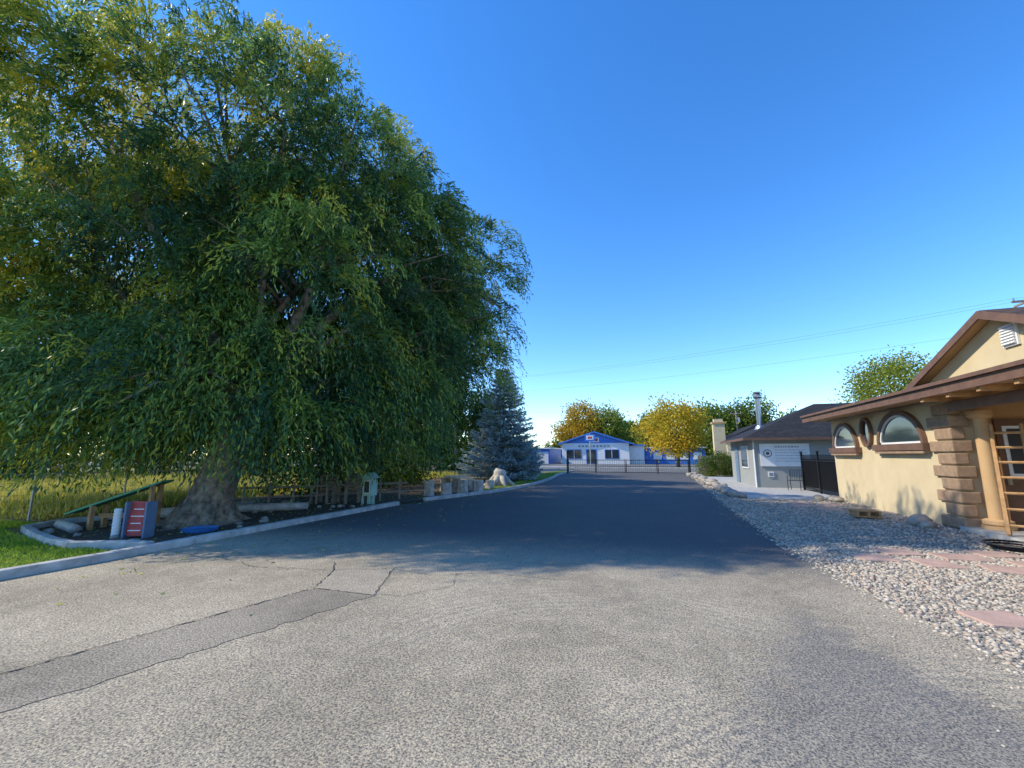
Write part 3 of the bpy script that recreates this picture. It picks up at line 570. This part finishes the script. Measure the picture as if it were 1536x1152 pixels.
# ------------------------------------------------------------------ left fences, play items
k=MB(); FP=[(-13.6,4.5),(-14.2,6.5),(-15.2,9),(-16,11.5),(-16,15),(-15.5,19),(-15.5,23)]
for a,b in zip(FP[:-1],FP[1:]):
    k.tube([(*a,0),(*a,1.1)],[.03,.03],M_galv,6)
    for z in np.arange(.1,1.08,.14): k.tube([(*a,z),(*b,z)],[.0035]*2,M_galv,3)
    nn_=int(math.dist(a,b)/.16)
    for i in range(nn_): 
        t_=i/nn_; x=a[0]+(b[0]-a[0])*t_; y=a[1]+(b[1]-a[1])*t_; k.tube([(x,y,.1),(x,y,1.07)],[.003]*2,M_galv,3)
k.build('wire_fence')
k=MB()
for i in range(14):
    x=-38+i*.9; y=9+i*2.5
    k.box((x,y,.65),(.13,.13,1.3),M_woodg)
    for z in(.45,.85,1.2): k.box((x+.45,y+1.25,z),(.05,2.66,.13),M_woodg,(0,0,-math.atan2(.9,2.5)))
k.build('rail_fence')
def stump(x,y,r_,h,name='log_stump'):
    k=MB(); n=16
    an=[2*math.pi*i/n for i in range(n)]; jit=[random.uniform(.88,1.1) for _ in an]
    lv=[(0,1.12),(.3*h,1.0),(h*.96,.98),(h,.95)]; vs=[]
    for z,s2 in lv: vs+=[(x+r_*s2*j*math.cos(a),y+r_*s2*j*math.sin(a),.02+z) for a,j in zip(an,jit)]
    fs=[(l*n+i,l*n+(i+1)%n,(l+1)*n+(i+1)%n,(l+1)*n+i) for l in range(3) for i in range(n)]
    k.add(vs,fs,M_stumpside); k.add(vs[3*n:],[tuple(range(n))],M_stumptop); k.build(name)
for q in[(-8.3,15.2,.2,.5),(-7.9,15.9,.22,.45),(-7.5,16.6,.2,.55),(-7.15,17.4,.24,.5),(-8.9,16.3,.2,.5),(-8.6,17.2,.22,.6),(-7.8,18.1,.2,.5),(-8.3,18.4,.23,.45),(-7.3,19.2,.2,.4)]: stump(*q)
k=MB(); k.tube([(-8.0,17.0,.02),(-8.0,17.0,.62)],[.2,.16],M_stumpside,12); k.tube([(-8.0,17.0,.62),(-8.0,17.0,.7)],[.5,.5],M_stumptop,18); k.build('log_table')
k=MB(); cx,cy=-7.5,21.2
k.tube([(cx,cy,0),(cx,cy,.3),(cx,cy,.75),(cx+.03,cy,.85)],[.5,.36,.32,.26],M_stumpside,12)
for a in range(7):
    an=a*.9; k.tube([(cx+.2*math.cos(an),cy+.2*math.sin(an),.5),(cx+.5*math.cos(an),cy+.5*math.sin(an),.22),(cx+.85*math.cos(an),cy+.85*math.sin(an),.02)],[.16,.12,.05],M_stumpside,7)
k.build('root_flare_stump',smooth=True)
k=MB(); an=.35; ca,sa=math.cos(an),math.sin(an); px,pyy=-9.5,5.95
k.box((px,pyy,.38),(.34,.10,.64),M_red,(-.1,0,an))
for s2 in(-1,1): k.box((px+s2*.19*ca,pyy+s2*.19*sa,.36),(.035,.26,.68),M_bluegrey,(0,0,an))
for i in range(4): k.box((px+.062*sa,pyy-.062*ca-.028+i*.014,.17+i*.13),(.24-.05*(i%2),.008,.018),M_white,(-.1,0,an))
k.build('red_activity_panel')
k=MB()
for i in range(9): k.tube([(-9.8,5.75,.04+i*.06),(-9.8,5.75,.09+i*.06)],[.065,.065],M_white,12); k.tube([(-9.8,5.75,.09+i*.06),(-9.8,5.75,.10+i*.06)],[.052,.052],M_white,12)
k.build('white_ribbed_pipe')
k=MB(); k.prism([(-12.0,6.35,.35),(-11.8,5.95,.35),(-10.25,6.75,1.0),(-10.45,7.15,1.0)],(0,0,.04),M_green)
for (x,y,h) in((-10.6,6.98,.93),(-10.45,6.72,.93),(-11.5,6.5,.52),(-11.4,6.2,.52)): k.bb((x-.04,y-.04,0),(x+.04,y+.04,h),M_wood)
k.box((-10.5,6.85,.5),(.07,.4,.1),M_wood,(0,0,.5)); k.box((-11.0,6.6,.3),(1.0,.07,.1),M_wood,(0,0,.48)); k.build('green_play_ramp')
k=MB(); k.tube([(-9.0,6.8,.035),(-9.0,6.8,.05),(-9.0,6.8,.10),(-9.0,6.8,.105)],[.27,.31,.33,.31],M_blued,24,False); k.tube([(-9.0,6.8,.036),(-9.0,6.8,.05)],[.29,.29],M_blued,24); k.build('blue_sand_tray')
k=MB(); bx,by=-8.75,12.1
k.bb((bx-.05,by-.05,0),(bx+.05,by+.05,.35),M_mint); k.bb((bx-.17,by-.15,.3),(bx+.17,by+.15,.85),M_mint); k.bb((bx-.12,by-.17,.37),(bx+.12,by-.152,.78),M_white); k.bb((bx-.09,by-.18,.4),(bx+.09,by-.172,.75),M_glass)
k.prism([(bx-.24,by-.22,.85),(bx+.24,by-.22,.85),(bx,by-.22,1.02)],(0,.44,0),M_mint)
for s2 in(-1,1): k.bb((bx+s2*.2-.03,by-.1,0),(bx+s2*.2+.03,by-.04,.3),M_mint)
k.build('little_library_box')
for (cx,cy,rot) in((-10.4,11.9,.2),(-9.7,12.1,-.1)):
    k=MB(); c0,s0=math.cos(rot),math.sin(rot)
    def bx_(x,y,z,sx_,sy_,sz_,tilt=0): k.box((cx+x*c0-y*s0,cy+x*s0+y*c0,z),(sx_,sy_,sz_),M_woodg,(tilt,0,rot))
    for i in range(5): bx_(0,-.25+i*.12,.36,.6,.1,.03)
    for i in range(5): bx_(0,.32+i*.02,.45+i*.11,.6,.025,.09,-.15)
    for sx_ in(-.27,.27):
        bx_(sx_,-.25,.18,.07,.07,.36); bx_(sx_,.32,.45,.07,.07,.9); bx_(sx_,0,.58,.1,.6,.03); bx_(sx_,-.25,.47,.07,.07,.2)
    k.build('pallet_chair')
k=MB()
for i in range(9): x=-12.2+i*.45; y=9.6+i*.5; k.tube([(x,y,0),(x,y,.75)],[.04,.035],M_woodg,6)
k.tube([(-12.3,9.5,.6),(-8.4,13.8,.6)],[.04,.04],M_woodg,6); k.tube([(-12.3,9.5,.3),(-8.4,13.8,.3)],[.03,.03],M_woodg,6); k.build('stake_fence')
k=MB(); k.tube([(-12.2,7.6,.12),(-10.9,9.3,.14),(-9.6,10.4,.13)],[.14,.12,.1],M_stumpside,10); k.tube([(-12.4,6.2,.1),(-11.3,5.9,.1)],[.1,.09],M_stumpside,10); k.build('garden_log',smooth=True)
P=np.c_[rng.uniform(-12.5,-8.6,40),rng.uniform(5.6,12,40),np.full(40,.05)]; stones('garden_rock',P,rng.uniform(.04,.12,40),M_rock,2,.1,.6)
# ------------------------------------------------------------------ light, world, camera
el,az=R(40),R(14)
dv=Vector((math.cos(el)*math.cos(az),math.cos(el)*math.sin(az),-math.sin(el)))
L=bpy.data.lights.new('sun','SUN'); L.energy=5.0; L.angle=R(.5); L.color=(1,.92,.74); lo=bpy.data.objects.new('sun',L); COL.objects.link(lo); lo.rotation_euler=dv.to_track_quat('-Z','Y').to_euler(); lo.location=(-20,-10,30)
wd=bpy.data.worlds.new('World'); scene.world=wd; wd.use_nodes=True; nt=wd.node_tree; bg=nt.nodes['Background']
sk=nt.nodes.new('ShaderNodeTexSky'); sk.sky_type='NISHITA'; sk.sun_disc=False; sk.sun_elevation=el; sk.sun_rotation=math.atan2(-dv.x,-dv.y)%(2*math.pi); sk.air_density=1.1; sk.dust_density=.1; sk.ozone_density=4.2; sk.altitude=800
hs=nt.nodes.new('ShaderNodeHueSaturation'); hs.inputs['Hue'].default_value=.506; hs.inputs['Saturation'].default_value=1.26; hs.inputs['Value'].default_value=2.1
nt.links.new(sk.outputs[0],hs.inputs['Color']); nt.links.new(hs.outputs[0],bg.inputs[0]); bg.inputs[1].default_value=.15
cam=bpy.data.cameras.new('camera'); cam.lens=15.0; cam.sensor_width=36; cam.clip_end=5000; cam.clip_start=.05
co=bpy.data.objects.new('camera',cam); COL.objects.link(co); co.location=(0,0,1.6); co.rotation_euler=(R(99.4),0,R(17.9)); scene.camera=co
scene.view_settings.view_transform='Standard'; scene.view_settings.look='None'; scene.view_settings.exposure=0
